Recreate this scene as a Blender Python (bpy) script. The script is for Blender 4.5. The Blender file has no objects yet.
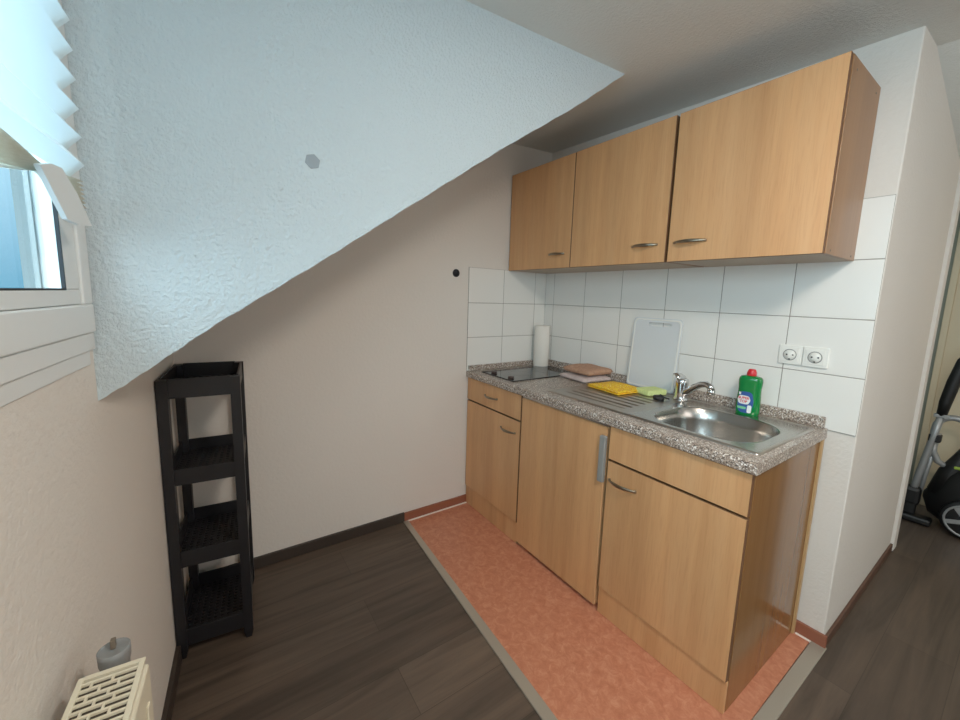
import bpy, bmesh, math, random
from mathutils import Vector, Matrix, Euler
random.seed(4)
COL = bpy.context.scene.collection
PI = math.pi

# ------------------------------------------------------------------ materials
def S(r, g, b):
    f = lambda c: (c/255/12.92) if c/255 <= .04045 else ((c/255+.055)/1.055)**2.4
    return (f(r), f(g), f(b), 1)

def mat(name, col, rough=.6, metal=0, **kw):
    m = bpy.data.materials.new(name); m.use_nodes = True
    b = m.node_tree.nodes['Principled BSDF']
    b.inputs['Base Color'].default_value = col
    b.inputs['Roughness'].default_value = rough
    b.inputs['Metallic'].default_value = metal
    for k, v in kw.items(): b.inputs[k.replace('_', ' ')].default_value = v
    return m

def nd(m, t, **kw):
    n = m.node_tree.nodes.new(t)
    for k, v in kw.items():
        if k in n.inputs: n.inputs[k].default_value = v
        else: setattr(n, k, v)
    return n
def lk(m, a, b): m.node_tree.links.new(a, b)
def bsdf(m): return m.node_tree.nodes['Principled BSDF']

def coords(m, scale=(1, 1, 1), rot=(0, 0, 0), rnd=False):
    tc = nd(m, 'ShaderNodeTexCoord'); mp = nd(m, 'ShaderNodeMapping')
    mp.inputs['Scale'].default_value = scale; mp.inputs['Rotation'].default_value = rot
    if rnd:
        oi = nd(m, 'ShaderNodeObjectInfo'); vm = nd(m, 'ShaderNodeVectorMath', operation='SCALE')
        cb = nd(m, 'ShaderNodeCombineXYZ')
        lk(m, oi.outputs['Random'], cb.inputs[0]); lk(m, oi.outputs['Random'], cb.inputs[1]); lk(m, oi.outputs['Random'], cb.inputs[2])
        lk(m, cb.outputs[0], vm.inputs[0]); vm.inputs['Scale'].default_value = 37
        ad = nd(m, 'ShaderNodeVectorMath', operation='ADD')
        lk(m, tc.outputs['Object'], ad.inputs[0]); lk(m, vm.outputs[0], ad.inputs[1]); lk(m, ad.outputs[0], mp.inputs['Vector'])
    else:
        lk(m, tc.outputs['Object'], mp.inputs['Vector'])
    return mp.outputs[0]

def noise(m, vec, scale, detail=4, rough=.5, dist=0):
    n = nd(m, 'ShaderNodeTexNoise'); n.inputs['Scale'].default_value = scale
    n.inputs['Detail'].default_value = detail; n.inputs['Roughness'].default_value = rough
    n.inputs['Distortion'].default_value = dist
    lk(m, vec, n.inputs['Vector']); return n.outputs['Fac']

def ramp(m, fac, stops):
    r = nd(m, 'ShaderNodeValToRGB'); e = r.color_ramp.elements
    while len(e) < len(stops): e.new(.5)
    for i, (p, c) in enumerate(stops): e[i].position = p; e[i].color = c
    lk(m, fac, r.inputs[0]); return r.outputs[0]

def bump(m, h, strength, dist=.001):
    b = nd(m, 'ShaderNodeBump'); b.inputs['Strength'].default_value = strength
    b.inputs['Distance'].default_value = dist
    lk(m, h, b.inputs['Height']); lk(m, b.outputs[0], bsdf(m).inputs['Normal']); return b

def plaster(name, col, strength=.6, scale=110, dist=.002, col2=None):
    m = mat(name, col, .85)
    v = coords(m)
    n1 = noise(m, v, scale, 5, .6); n2 = noise(m, v, 2.2, 3)
    mx = nd(m, 'ShaderNodeMix', data_type='RGBA'); c2 = col2 or tuple(c*.93 for c in col[:3])+(1,)
    mx.inputs[6].default_value = col; mx.inputs[7].default_value = c2
    lk(m, n2, mx.inputs[0]); lk(m, mx.outputs[2], bsdf(m).inputs['Base Color'])
    bump(m, n1, strength, dist)
    return m

def wood(name, base, dark, light, rough=.42):
    m = mat(name, base, rough)
    a = noise(m, coords(m, (1, 1, .045), rnd=True), 20, 4, .55, .5)
    b = noise(m, coords(m, (1, 1, .012), rnd=True), 7, 3, .5, .3)
    c = noise(m, coords(m, (1, 1, .05), rnd=True), 210, 3, .6)
    c1 = ramp(m, a, [(.28, dark), (.5, base), (.72, light)])
    c2 = ramp(m, b, [(.32, tuple(x*.80 for x in base[:3])+(1,)), (.68, tuple(min(1, x*1.14) for x in base[:3])+(1,))])
    mx = nd(m, 'ShaderNodeMix', data_type='RGBA'); mx.inputs[0].default_value = .5
    lk(m, c1, mx.inputs[6]); lk(m, c2, mx.inputs[7])
    fl = ramp(m, c, [(.34, (.93, .90, .87, 1)), (.5, (1, 1, 1, 1))])
    mu = nd(m, 'ShaderNodeMix', data_type='RGBA', blend_type='MULTIPLY'); mu.inputs[0].default_value = 1
    lk(m, mx.outputs[2], mu.inputs[6]); lk(m, fl, mu.inputs[7])
    lk(m, mu.outputs[2], bsdf(m).inputs['Base Color'])
    return m

M = {}
M['wall'] = plaster('wall_paint', S(226, 219, 210), .8, 70, .003)
M['rough'] = plaster('rough_plaster', S(204, 217, 222), 1.0, 118, .008)  # bluish cast of the window daylight is mixed into this plaster colour
M['ceil'] = plaster('ceiling_paint', S(228, 228, 222), .7, 110, .004)
M['hall'] = plaster('hall_paint', S(200, 188, 166), .3, 80, .0015)
M['hallgreen'] = plaster('hall_grey_paint', S(140, 142, 128), .3, 80, .001)
M['beech'] = wood('beech_front', S(212, 157, 106), S(190, 132, 82), S(222, 171, 122))
M['beechside'] = wood('beech_side_shaded', S(134, 92, 52), S(116, 77, 42), S(144, 101, 60), .16)  # beech darkened in colour for the shaded right side
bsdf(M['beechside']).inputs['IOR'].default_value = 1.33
M['beechup'] = wood('beech_upper_side_shaded', S(150, 106, 66), S(134, 92, 54), S(160, 116, 74), .4)  # darker beech, shade on the carcass sides put into the colour
M['edge'] = mat('beech_edge', S(186, 148, 100), .5)
M['gap'] = mat('dark_gap', S(24, 14, 9), .9)  # painted shade behind the door gaps; also colours the fridge seal
M['inside'] = mat('carcass_inside', S(205, 200, 190), .7)
M['under'] = mat('cabinet_underside', S(178, 158, 138), .6)

# dark plank floor, planks along world y
m = mat('dark_oak_planks', S(74, 66, 60), .5); M['floor'] = m
tc = nd(m, 'ShaderNodeTexCoord'); mp = nd(m, 'ShaderNodeMapping'); mp.inputs['Rotation'].default_value = (0, 0, PI/2)
lk(m, tc.outputs['Object'], mp.inputs['Vector'])
br = nd(m, 'ShaderNodeTexBrick'); br.offset = .37
br.inputs['Scale'].default_value = 1; br.inputs['Brick Width'].default_value = 1.2; br.inputs['Row Height'].default_value = .178
br.inputs['Mortar Size'].default_value = .0012; br.inputs['Mortar Smooth'].default_value = .3; br.inputs['Bias'].default_value = 0
br.inputs['Color1'].default_value = S(94, 79, 67); br.inputs['Color2'].default_value = S(72, 60, 51); br.inputs['Mortar'].default_value = S(58, 48, 40)
lk(m, mp.outputs[0], br.inputs['Vector'])
v = coords(m, (1, .07, 1)); g = noise(m, v, 22, 6, .6, .8)
gr = ramp(m, g, [(.3, (.42, .41, .40, 1)), (.5, (.9, .9, .9, 1)), (.72, (1.35, 1.3, 1.24, 1))])
mu = nd(m, 'ShaderNodeMix', data_type='RGBA', blend_type='MULTIPLY'); mu.inputs[0].default_value = .9
lk(m, br.outputs['Color'], mu.inputs[6]); lk(m, gr, mu.inputs[7]); lk(m, mu.outputs[2], bsdf(m).inputs['Base Color'])
bump(m, g, .15, .001)

m = mat('terracotta_lino', S(178, 104, 78), .42); M['lino'] = m
v = coords(m); a = noise(m, v, 34, 7, .72, .6)
c = ramp(m, a, [(.3, S(172, 100, 72)), (.5, S(190, 118, 88)), (.68, S(206, 140, 108))])
lk(m, c, bsdf(m).inputs['Base Color'])
M['brownbase'] = mat('brown_red_skirting', S(140, 82, 60), .5)
M['brownhall'] = mat('brown_skirting', S(86, 58, 44), .5)
M['caulk'] = mat('white_caulk', S(238, 228, 216), .6)
M['darkbase'] = mat('dark_skirting', S(50, 41, 35), .5)
M['alu'] = mat('aluminium_strip', S(172, 164, 150), .42, .45)
M['alushine'] = mat('aluminium_bright', S(200, 200, 198), .25, 1)

# granite
m = mat('speckled_granite', S(150, 135, 122), .3); M['granite'] = m
v = coords(m)
vo = nd(m, 'ShaderNodeTexVoronoi'); vo.inputs['Scale'].default_value = 300; lk(m, v, vo.inputs['Vector'])
sp = nd(m, 'ShaderNodeSeparateColor'); lk(m, vo.outputs['Color'], sp.inputs[0])
c = ramp(m, sp.outputs[0], [(0, S(80, 68, 62)), (.16, S(126, 110, 98)), (.40, S(156, 138, 124)), (.65, S(182, 166, 152)), (.86, S(232, 226, 218))])
c2 = nd(m, 'ShaderNodeTexVoronoi'); c2.inputs['Scale'].default_value = 420; lk(m, v, c2.inputs['Vector'])
lk(m, c, bsdf(m).inputs['Base Color'])
for n in m.node_tree.nodes:
    if n.type == 'VALTORGB': n.color_ramp.interpolation = 'CONSTANT'

M['tile'] = mat('white_wall_tile', S(236, 234, 228), .22)
v = coords(M['tile']); bump(M['tile'], noise(M['tile'], v, 9, 2), .15, .003)
M['grout'] = mat('grey_grout', S(150, 144, 136), .9)
M['steel'] = mat('brushed_steel', S(182, 178, 172), .24, 1)
v = coords(M['steel'], (1, 12, 12)); bump(M['steel'], noise(M['steel'], v, 60, 3), .08, .0006)
M['drainer'] = mat('dull_steel', S(184, 176, 168), .3, 1)
M['chrome'] = mat('chrome', S(205, 205, 205), .1, 1)
M['nickel'] = mat('brushed_nickel', S(150, 138, 120), .3, 1)
M['white'] = mat('white_plastic', S(232, 231, 224), .35)
M['socket'] = mat('socket_plastic', S(238, 237, 230), .3)
M['pvc'] = mat('window_pvc', S(222, 225, 224), .4)
M['black'] = mat('black_plastic', S(22, 21, 23), .5)
M['rack'] = mat('black_rack_plastic', S(13, 13, 18), .5)
M['gasket'] = mat('black_rubber', S(14, 16, 22), .7)
M['greyplastic'] = mat('grey_plastic', S(138, 138, 134), .5)
M['glassblack'] = mat('glass_ceramic', S(26, 26, 28), .06)
M['hobring'] = mat('hob_marking', S(120, 116, 112), .4)
M['knob'] = mat('dark_knob', S(62, 44, 40), .35)
M['rad'] = mat('cream_enamel', S(226, 216, 190), .4)
M['radshade'] = mat('radiator_inside_shade', S(74, 64, 52), .8)  # inner parts coloured dark to stand for shade below the grille
M['valve'] = mat('grey_cap', S(128, 130, 130), .45)
M['pin'] = mat('brown_pin', S(108, 96, 82), .55)
M['copper'] = mat('painted_pipe', S(205, 196, 176), .5)
M['paper'] = mat('paper_towel', S(238, 232, 222), .95)
v = coords(M['paper']); bump(M['paper'], noise(M['paper'], v, 160, 2), .5, .002)
def cloth(name, col, c2, sc=300):
    m = mat(name, col, .95); v = coords(m)
    lk(m, ramp(m, noise(m, v, sc*.25, 5, .7), [(.35, c2), (.65, col)]), bsdf(m).inputs['Base Color'])
    bump(m, noise(m, v, sc, 3), .8, .002); return m
M['brown'] = cloth('brown_terry', S(190, 146, 118), S(166, 122, 96))
M['pink'] = cloth('pale_pink_terry', S(214, 194, 188), S(196, 174, 168))
M['green'] = cloth('pale_green_sponge', S(222, 236, 156), S(206, 222, 138), 500)
m = mat('yellow_print_cloth', S(248, 208, 40), .9); M['yellow'] = m; v = coords(m)
vo = nd(m, 'ShaderNodeTexVoronoi'); vo.inputs['Scale'].default_value = 70; lk(m, v, vo.inputs['Vector'])
lk(m, ramp(m, vo.outputs['Distance'], [(.10, S(255, 238, 150)), (.26, S(252, 214, 50)), (.42, S(228, 140, 20)), (.62, S(250, 206, 40))]), bsdf(m).inputs['Base Color'])
M['board'] = mat('milky_board', S(226, 230, 232), .25, Transmission_Weight=.12)
M['bottle'] = mat('green_bottle', S(10, 128, 58), .15, Transmission_Weight=.15)
M['red'] = mat('red_cap', S(206, 30, 40), .35)
M['labelblue'] = mat('label_blue', S(36, 78, 150), .4)
M['labelwhite'] = mat('label_white', S(236, 242, 240), .4)
M['labelgreen'] = mat('label_light_green', S(120, 205, 150), .4)
M['labelred'] = mat('label_red', S(220, 60, 70), .4)
M['door'] = mat('cream_door', S(206, 190, 158), .5)
M['vac'] = mat('vacuum_black', S(9, 9, 10), .5)
M['silver'] = mat('silver_tube', S(160, 162, 162), .4, .5)
M['vacgreen'] = mat('lime_green', S(150, 180, 60), .5)
M['patch'] = mat('grey_filler', S(138, 148, 154), .7)
m = mat('pleated_fabric', S(240, 244, 240), .9); M['blind'] = m
tr = nd(m, 'ShaderNodeBsdfTranslucent'); tr.inputs['Color'].default_value = S(222, 242, 250)
mx = nd(m, 'ShaderNodeMixShader'); mx.inputs[0].default_value = .27
out = m.node_tree.nodes['Material Output']
lk(m, bsdf(m).outputs[0], mx.inputs[1]); lk(m, tr.outputs[0], mx.inputs[2]); lk(m, mx.outputs[0], out.inputs['Surface'])
M['stack'] = cloth('beige_pleat_stack', S(244, 240, 230), S(226, 220, 206), 400); m = M['stack']
tr = nd(m, 'ShaderNodeBsdfTranslucent'); tr.inputs['Color'].default_value = S(236, 232, 220)
mx = nd(m, 'ShaderNodeMixShader'); mx.inputs[0].default_value = .4
out = m.node_tree.nodes['Material Output']
lk(m, bsdf(m).outputs[0], mx.inputs[1]); lk(m, tr.outputs[0], mx.inputs[2]); lk(m, mx.outputs[0], out.inputs['Surface'])
m = bpy.data.materials.new('window_glass'); m.use_nodes = True; M['glass'] = m
m.node_tree.nodes.remove(bsdf(m)); out = m.node_tree.nodes['Material Output']
t = nd(m, 'ShaderNodeBsdfTransparent'); t.inputs['Color'].default_value = (.86, .93, .96, 1)
gl = nd(m, 'ShaderNodeBsdfGlossy'); gl.inputs['Roughness'].default_value = .03
mx = nd(m, 'ShaderNodeMixShader'); mx.inputs[0].default_value = .08; lk(m, t.outputs[0], mx.inputs[1]); lk(m, gl.outputs[0], mx.inputs[2])
lk(m, mx.outputs[0], out.inputs['Surface'])
M['exterior'] = mat('exterior_render', S(96, 160, 196), .9)

# ------------------------------------------------------------------ mesh helpers
WM = {}          # world matrices of the empties
class MB:
    def __init__(s, mx=None): s.bm = bmesh.new(); s.mx = mx or Matrix()
    def _fin(s, vs, bev=0, seg=2, mi=0, smooth=False, faces=None):
        if bev:
            fs = set(f for v in vs for f in v.link_faces); es = list(set(e for v in vs for e in v.link_edges))
            r = bmesh.ops.bevel(s.bm, geom=es, offset=bev, segments=seg, affect='EDGES', profile=.5, clamp_overlap=True)
            vs = list(set([v for v in vs if v.is_valid] + r['verts']))
        fs = set(f for v in vs for f in v.link_faces)
        for f in fs: f.material_index = mi; f.smooth = smooth
        return vs
    def box(s, x0, x1, y0, y1, z0, z1, bev=0, seg=2, mi=0, mx=None):
        vs = bmesh.ops.create_cube(s.bm, size=1)['verts']
        for v in vs: v.co = Vector(((x0+x1)/2+v.co.x*(x1-x0), (y0+y1)/2+v.co.y*(y1-y0), (z0+z1)/2+v.co.z*(z1-z0)))
        vs = s._fin(vs, bev, seg, mi)
        if mx is not None:
            for v in vs: v.co = mx @ v.co
        return s
    def prism(s, pts, axis, a, b, bev=0, mi=0, smooth=False):
        def P(p, t):
            if axis == 0: return (t, p[0], p[1])
            if axis == 1: return (p[0], t, p[1])
            return (p[0], p[1], t)
        A = [s.bm.verts.new(P(p, a)) for p in pts]; B = [s.bm.verts.new(P(p, b)) for p in pts]
        n = len(pts); s.bm.faces.new(A); s.bm.faces.new(B[::-1])
        side = []
        for i in range(n): side.append(s.bm.faces.new((A[i], B[i], B[(i+1) % n], A[(i+1) % n])))
        s._fin(A+B, bev, 2, mi)
        if smooth and not bev:
            for f in side: f.smooth = True
        return s
    def loops(s, Ls, close=True, cap0=True, cap1=True, mi=0, smooth=True):
        R = [[s.bm.verts.new(p) for p in L] for L in Ls]
        n = len(R[0])
        for a, b in zip(R, R[1:]):
            for i in range(n if close else n-1):
                f = s.bm.faces.new((a[i], a[(i+1) % n], b[(i+1) % n], b[i])); f.smooth = smooth; f.material_index = mi
        if cap0: f = s.bm.faces.new(R[0][::-1]); f.material_index = mi
        if cap1: f = s.bm.faces.new(R[-1]); f.material_index = mi
        return R
    def tube(s, pts, r, n=10, mi=0, caps=True, flat=1.0):
        pts = [Vector(p) for p in pts]; Ls = []
        rr = r if isinstance(r, (list, tuple)) else [r]*len(pts)
        up = None
        for i, p in enumerate(pts):
            t = (pts[min(i+1, len(pts)-1)]-pts[max(i-1, 0)]).normalized()
            if up is None:
                up = Vector((0, 0, 1)) if abs(t.z) < .9 else Vector((1, 0, 0))
            sx = t.cross(up).normalized(); up = sx.cross(t).normalized()
            Ls.append([p + sx*rr[i]*math.cos(2*PI*k/n) + up*rr[i]*flat*math.sin(2*PI*k/n) for k in range(n)])
        s.loops(Ls, True, caps, caps, mi); return s
    def lathe(s, prof, c, n=28, mi=0, axis='z', sx=1, sy=1):
        Ls = []
        for r, h in prof:
            L = []
            for k in range(n):
                a = 2*PI*k/n; x, y = r*sx*math.cos(a), r*sy*math.sin(a)
                L.append(Vector(c) + (Vector((x, y, h)) if axis == 'z' else Vector((x, -h, y)) if axis == 'y' else Vector((h, x, y))))
            Ls.append(L)
        s.loops(Ls, True, True, True, mi); return s
    def build(s, name, mats, parent=None, origin=None):
        bm = s.bm
        bmesh.ops.transform(bm, matrix=s.mx, verts=bm.verts)
        if parent is not None:
            o_m = WM[parent.name]
        else:
            xs = [v.co for v in bm.verts]
            c = Vector(((min(v.x for v in xs)+max(v.x for v in xs))/2, (min(v.y for v in xs)+max(v.y for v in xs))/2, min(v.z for v in xs)))
            o_m = Matrix.Translation(origin if origin is not None else c)
        bmesh.ops.transform(bm, matrix=o_m.inverted(), verts=bm.verts)
        bmesh.ops.recalc_face_normals(bm, faces=bm.faces)
        me = bpy.data.meshes.new(name); bm.to_mesh(me); bm.free()
        for q in (mats if isinstance(mats, (list, tuple)) else [mats]): me.materials.append(M[q])
        o = bpy.data.objects.new(name, me); COL.objects.link(o)
        if parent is not None: o.parent = parent; WM[o.name] = WM[parent.name]
        else: o.location = o_m.to_translation(); WM[o.name] = o_m
        return o
def tag(o, label, cat, group=None, kind=None):
    if label: o['label'] = label
    if cat: o['category'] = cat
    if group: o['group'] = group
    if kind: o['kind'] = kind
    return o
def thing(name, loc, label, cat, rz=0, group=None):
    o = bpy.data.objects.new(name, None); COL.objects.link(o)
    o.empty_display_size = .05
    o.location = loc; o.rotation_euler = (0, 0, rz)
    WM[o.name] = Matrix.Translation(loc) @ Matrix.Rotation(rz, 4, 'Z')
    return tag(o, label, cat, group)
def struct(b, name, m, label=None, cat=None, parent=None):
    o = b.build(name, m, parent)
    if parent is None: o['kind'] = 'structure'; o['label'] = label; o['category'] = cat
    return o
def rrect(x0, x1, y0, y1, r, z, n=6):
    pts = []
    for cx, cy, a0 in ((x1-r, y1-r, 0), (x0+r, y1-r, PI/2), (x0+r, y0+r, PI), (x1-r, y0+r, 1.5*PI)):
        for k in range(n+1):
            a = a0 + PI/2*k/n; pts.append(Vector((cx+r*math.cos(a), cy+r*math.sin(a), z)))
    return pts

# left wall frame: origin on the back wall corner, x' along the wall, y' into the room
LA = math.atan(-.07)
LW = Matrix.Translation((0, -1.935, 0)) @ Matrix.Rotation(LA, 4, 'Z')
W = 1.577       # end of the kitchen wall
CH = .876       # dormer cheek plane
def ceilz(x, y=0): return 2.150 - .033*x + .055*y

# ------------------------------------------------------------------ room shell
struct(MB().box(-.2, 4.3, -2.5, 2.2, -.1, 0), 'floor', 'floor', 'dark grey-brown oak plank floor', 'floor')
b = MB()
lo = [b.bm.verts.new((x, y, ceilz(x, y))) for x, y in ((-.2, -2.4), (4.3, -2.4), (4.3, .19), (-.2, .19))]
hi = [b.bm.verts.new((v.co.x, v.co.y, 2.4)) for v in lo]
b.bm.faces.new(lo); b.bm.faces.new(hi[::-1])
for i in range(4): b.bm.faces.new((lo[i], lo[(i+1) % 4], hi[(i+1) % 4], hi[i]))
struct(b, 'ceiling', 'ceil', 'white rough-plastered ceiling above the kitchen', 'ceiling')
b = MB(); H2 = ceilz(2.5)
b.prism([(.1901, ceilz(2.2, .19)+.02), (1.3, 1.86), (2.2, 1.86), (2.2, 2.4), (.1901, 2.4)], 0, 1.3, 4.3)
struct(b, 'ceiling_hall', 'ceil', 'lower ceiling of the hall at the right', 'ceiling')
struct(MB().box(-.2, 0, -2.3, .0, 0, 2.35), 'wall_back', 'wall', 'plain off-white back wall', 'wall')
# kitchen wall block (its end face is the hall side face)
struct(MB().box(-.2, W, 0, 1.12, 0, 2.35, .004), 'wall_kitchen', 'wall', 'white kitchen wall block with bare right end', 'wall')
struct(MB().box(-.2, 4.3, 1.95, 2.1, 0, 2.35), 'wall_hall', 'hall', 'beige end wall of the hall', 'wall')
struct(MB().box(.3, .4, 1.12, 1.95, 0, 2.35), 'wall_niche', 'hallgreen', 'grey wall inside the hall niche', 'wall')
struct(MB().box(4.2, 4.3, -2.4, 2.2, 0, 2.35), 'wall_front', 'wall', 'off-white wall behind the viewer', 'wall')
# left wall with window opening
WX0, WX1, WZ0, WZ1 = .887, 2.98, 1.163, 2.02
b = MB(LW)
b.box(-.3, 4.4, -.10, 0, 0, WZ0-.002)
b.box(-.3, .70, -.10, 0, WZ0-.002, 2.35); b.box(.70, WX0-.002, -.030, 0, WZ0-.002, 2.35); b.box(WX1, 4.4, -.14, 0, WZ0-.002, 2.35); b.box(WX0-.002, WX1, -.14, 0, WZ1, 2.35)
struct(b, 'wall_left', 'wall', 'off-white left wall below the window', 'wall')
# dormer cheek plus roof slope: one solid wedge under the ceiling
b = MB()
HP = [(-2.04, .997), (-1.948, 1.060), (-1.802, 1.172), (-1.583, 1.322), (-1.377, 1.468), (-1.052, 1.698), (-.738, 1.908), (-.466, 2.107)]
def wedge(xf):
    L = []
    for (ya, za), (yb, zb_) in zip(HP, HP[1:]):
        for k in range(10):
            t = k/10; L.append((ya+(yb-ya)*t, za+(zb_-za)*t+.0012*math.sin(len(L)*1.9)))
    L.append(HP[-1]); return L
hyp = wedge(0)
front = [(.876, y, z) for y, z in hyp] + [(.876, -.462, 2.3), (.876, -2.04, 2.3)]
back = [(.0, y, z) for y, z in hyp] + [(.0, -.462, 2.3), (.0, -2.04, 2.3)]
A = [b.bm.verts.new(p) for p in front]; B = [b.bm.verts.new(p) for p in back]
n = len(A); b.bm.faces.new(A); b.bm.faces.new(B[::-1])
for i in range(n): b.bm.faces.new((A[i], B[i], B[(i+1) % n], A[(i+1) % n]))
struct(b, 'wall_dormer', 'rough', 'rough white dormer cheek with a diagonal lower edge', 'wall')
# other cheek behind the viewer
b = MB(); b.prism([(-2.3, .9), (-.462, 2.12), (-.462, 2.3), (-2.3, 2.3)], 0, 3.05, 4.3)
struct(b, 'wall_slope', 'rough', 'roof slope behind the viewer', 'wall')

# skirting boards
struct(MB().box(0, .013, -1.935, -.983, 0, .054, .002), 'baseboard_back', 'darkbase', 'dark brown skirting board along the back wall', 'skirting')
b = MB(LW); b.box(.013, 4.1, 0, .014, 0, .060, .002); struct(b, 'baseboard_left', 'darkbase', 'dark brown skirting board along the left wall', 'skirting')
b = MB(); b.box(0, .012, -.983, -.575, 0, .05, .002); b.box(0, .0215, -.972, -.582, 0, .0055, .001, mi=1)
struct(b, 'baseboard_kitchen_back', ['brownbase', 'caulk'], 'reddish brown skirting left of the kitchen unit', 'skirting')
b = MB(); b.box(1.49, W+.012, -.012, 0, 0, .052, .002); b.box(1.50, W-.01, -.0195, 0, 0, .0055, .001, mi=1)
struct(b, 'baseboard_kitchen_right', ['brownbase', 'caulk'], 'reddish brown skirting right of the kitchen unit', 'skirting')
struct(MB().box(W, W+.010, .0, 1.06, 0, .040, .002), 'baseboard_hall', 'brownhall', 'dark brown skirting along the hall side wall', 'skirting')
struct(MB().box(W-.12, W+.014, 1.06, 1.135, 0, 2.1, .003), 'trim_1', 'wall', 'narrow white corner strip at the end of the side wall', 'trim')
b = MB(); b.box(1.52, 1.55, 1.92, 1.95, 0, 2.0, .003); b.box(1.55, 2.35, 1.93, 1.95, 0, 2.0, .002, mi=1)
struct(b, 'door_1', ['door', 'door'], 'cream door and frame at the far end of the hall', 'door')
struct(MB().box(.4, 1.52, 1.945, 1.95, 0, 2.2), 'trim_2', 'hallgreen', 'grey wall panel left of the hall door', 'wall panel')

# lino and metal strips
LY = lambda x: -.962-.045*x
b = MB(); b.prism([(.0, LY(0)), (1.545, LY(1.545)), (1.545, 0), (0, 0)], 2, 0, .0025)
struct(b, 'trim_3', 'lino', 'terracotta linoleum laid in front of the kitchen unit', 'linoleum')
def strip(p, q, r, s):
    b = MB(); b.prism([p, q, r, s], 2, .0, .0065, .002); return b
struct(strip((.013, -.99), (1.59, -1.078), (1.55, LY(1.55)), (.013, LY(0))), 'trim_4', 'alu', 'long aluminium strip between linoleum and wooden planks', 'floor strip')
struct(strip((1.545, LY(1.545)), (1.585, -1.05), (1.592, .0), (1.548, .0)), 'trim_5', 'alu', 'wide aluminium strip at the right edge of the linoleum', 'floor strip')

# ------------------------------------------------------------------ wall tiles
s, th, c0, R0 = .2513, .1998, .0834, 1.4136
def tilewall(cols, rows, kind):
    b = MB(); g = .0016
    lo_c, hi_c = min(c[0] for c in cols), max(c[1] for c in cols)
    for (z0, z1, xmin) in rows:
        for a, c in cols:
            if c <= xmin: continue
            if kind == 'k': b.box(a+g, c-g, -.0055, -.0008, z0+g, z1-g, .0012, 1)
            else: b.box(.0008, .0055, a+g, c-g, z0+g, z1-g, .0012, 1)
        if kind == 'k': b.box(max(lo_c, xmin), hi_c-.001, -.0042, 0, z0, z1, mi=1)
        else: b.box(0, .0042, lo_c, hi_c, z0, z1, mi=1)
    return b
cols = [(.006, c0)] + [(c0+k*s, c0+(k+1)*s) for k in range(5)] + [(c0+5*s, W-.0015)]
rows = [(R0-(k+1)*th, R0-k*th, 0) for k in range(3)] + [(R0, R0+th, c0+5*s)]
struct(tilewall(cols, rows, 'k'), 'trim_6', ['tile', 'grout'], 'white tiled splashback behind the worktop', 'wall tiles')
e = .597
cols = [(-e, -e+s), (-e+s, -e+2*s), (-e+2*s, -.0006)]
rows = [(R0-(k+1)*th, R0-k*th, -9) for k in range(3)]
struct(tilewall(cols, rows, 'b'), 'trim_7', ['tile', 'grout'], 'white tiles on the back wall beside the hob', 'wall tiles')

def dark_edges(o):
    o.data.materials.append(M['dooredge'])
    for p in o.data.polygons:
        if abs(p.normal.x) > .6 or abs(p.normal.z) > .6: p.material_index = 1
    return o
M['dooredge'] = mat('door_edge_shade', S(104, 68, 40), .6)  # edges coloured dark so the gaps between fronts look shaded
# ------------------------------------------------------------------ handles
def bow_handle(xa, xb, y, z, parent, name='handle'):
    """curved bar handle on a front in plane y"""
    b = MB(); n = 14; Ls = []
    for k in range(n+1):
        t = k/n; x = xa+(xb-xa)*t; o = math.sin(PI*t)
        yy = y-.003-.020*o**.8; w = .0035+.0035*o; th_ = .0022+.0012*o
        L = []
        for j in range(10):
            a = 2*PI*j/10; L.append((x, yy+th_*math.cos(a), z+w*math.sin(a)))
        Ls.append(L)
    b.loops(Ls)
    for x in (xa+.006, xb-.006): b.lathe([(.005, -.0005), (.005, .006)], (x, y, z), 10, axis='y')
    return b.build(name, 'nickel', parent)

# ------------------------------------------------------------------ wall cabinets
U, V, E2 = 1.41, 1.954, .318
def wall_cabinet(x0, x1, doors, label):
    r = thing('wall_cabinet', (x0, 0, U), label, 'cabinet', group='wall cabinets above the worktop')
    b = MB(); fy = -E2+.018; t = .016; wy = -.006
    b.box(x0, x0+t, fy+.0015, wy, U, V, .001); b.box(x1-t, x1, fy+.0015, wy, U, V, .001)
    b.box(x0+t, x1-t, fy+.0015, wy, V-t, V); b.box(x0+t, x1-t, fy+.0015, wy, U, U+t, mi=1); b.box(x0+t, x1-t, wy-.004, wy, U+t, V-t)
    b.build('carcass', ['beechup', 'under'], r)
    if x1 > 1.4:
        for y, z in ((-.26, U+.012), (-.05, U+.012), (-.26, V-.03), (-.05, V-.03)):
            c = MB(); c.lathe([(.0035, 0), (.0035, .0012)], (x1, y, z), 8, axis='x'); c.build('screw_cap', 'pin', r)
    MB().box(x0+.003, x1-.003, fy-.0001, fy+.0013, U+.003, V-.003).build('gap_shade_strip', 'gap', r)  # dark sheet behind the doors, painted shade for the gaps
    for (a, c, ha, hb) in doors:
        d = MB().box(a+.0018, c-.0018, -E2, -E2+.0175, U-.001, V+.001, .0012, 1).build('door', 'beech', r)
        dark_edges(d); bow_handle(ha, hb, -E2, 1.480, d)
    return r
wall_cabinet(.006, 1.003, [(.006, .4995, .347, .459), (.4995, 1.003, .849, .969)], 'beech wall cabinet with two doors next to the back wall')
wall_cabinet(1.011, 1.499, [(1.011, 1.499, 1.035, 1.16)], 'beech wall cabinet with a single wide door above the sink')

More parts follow.
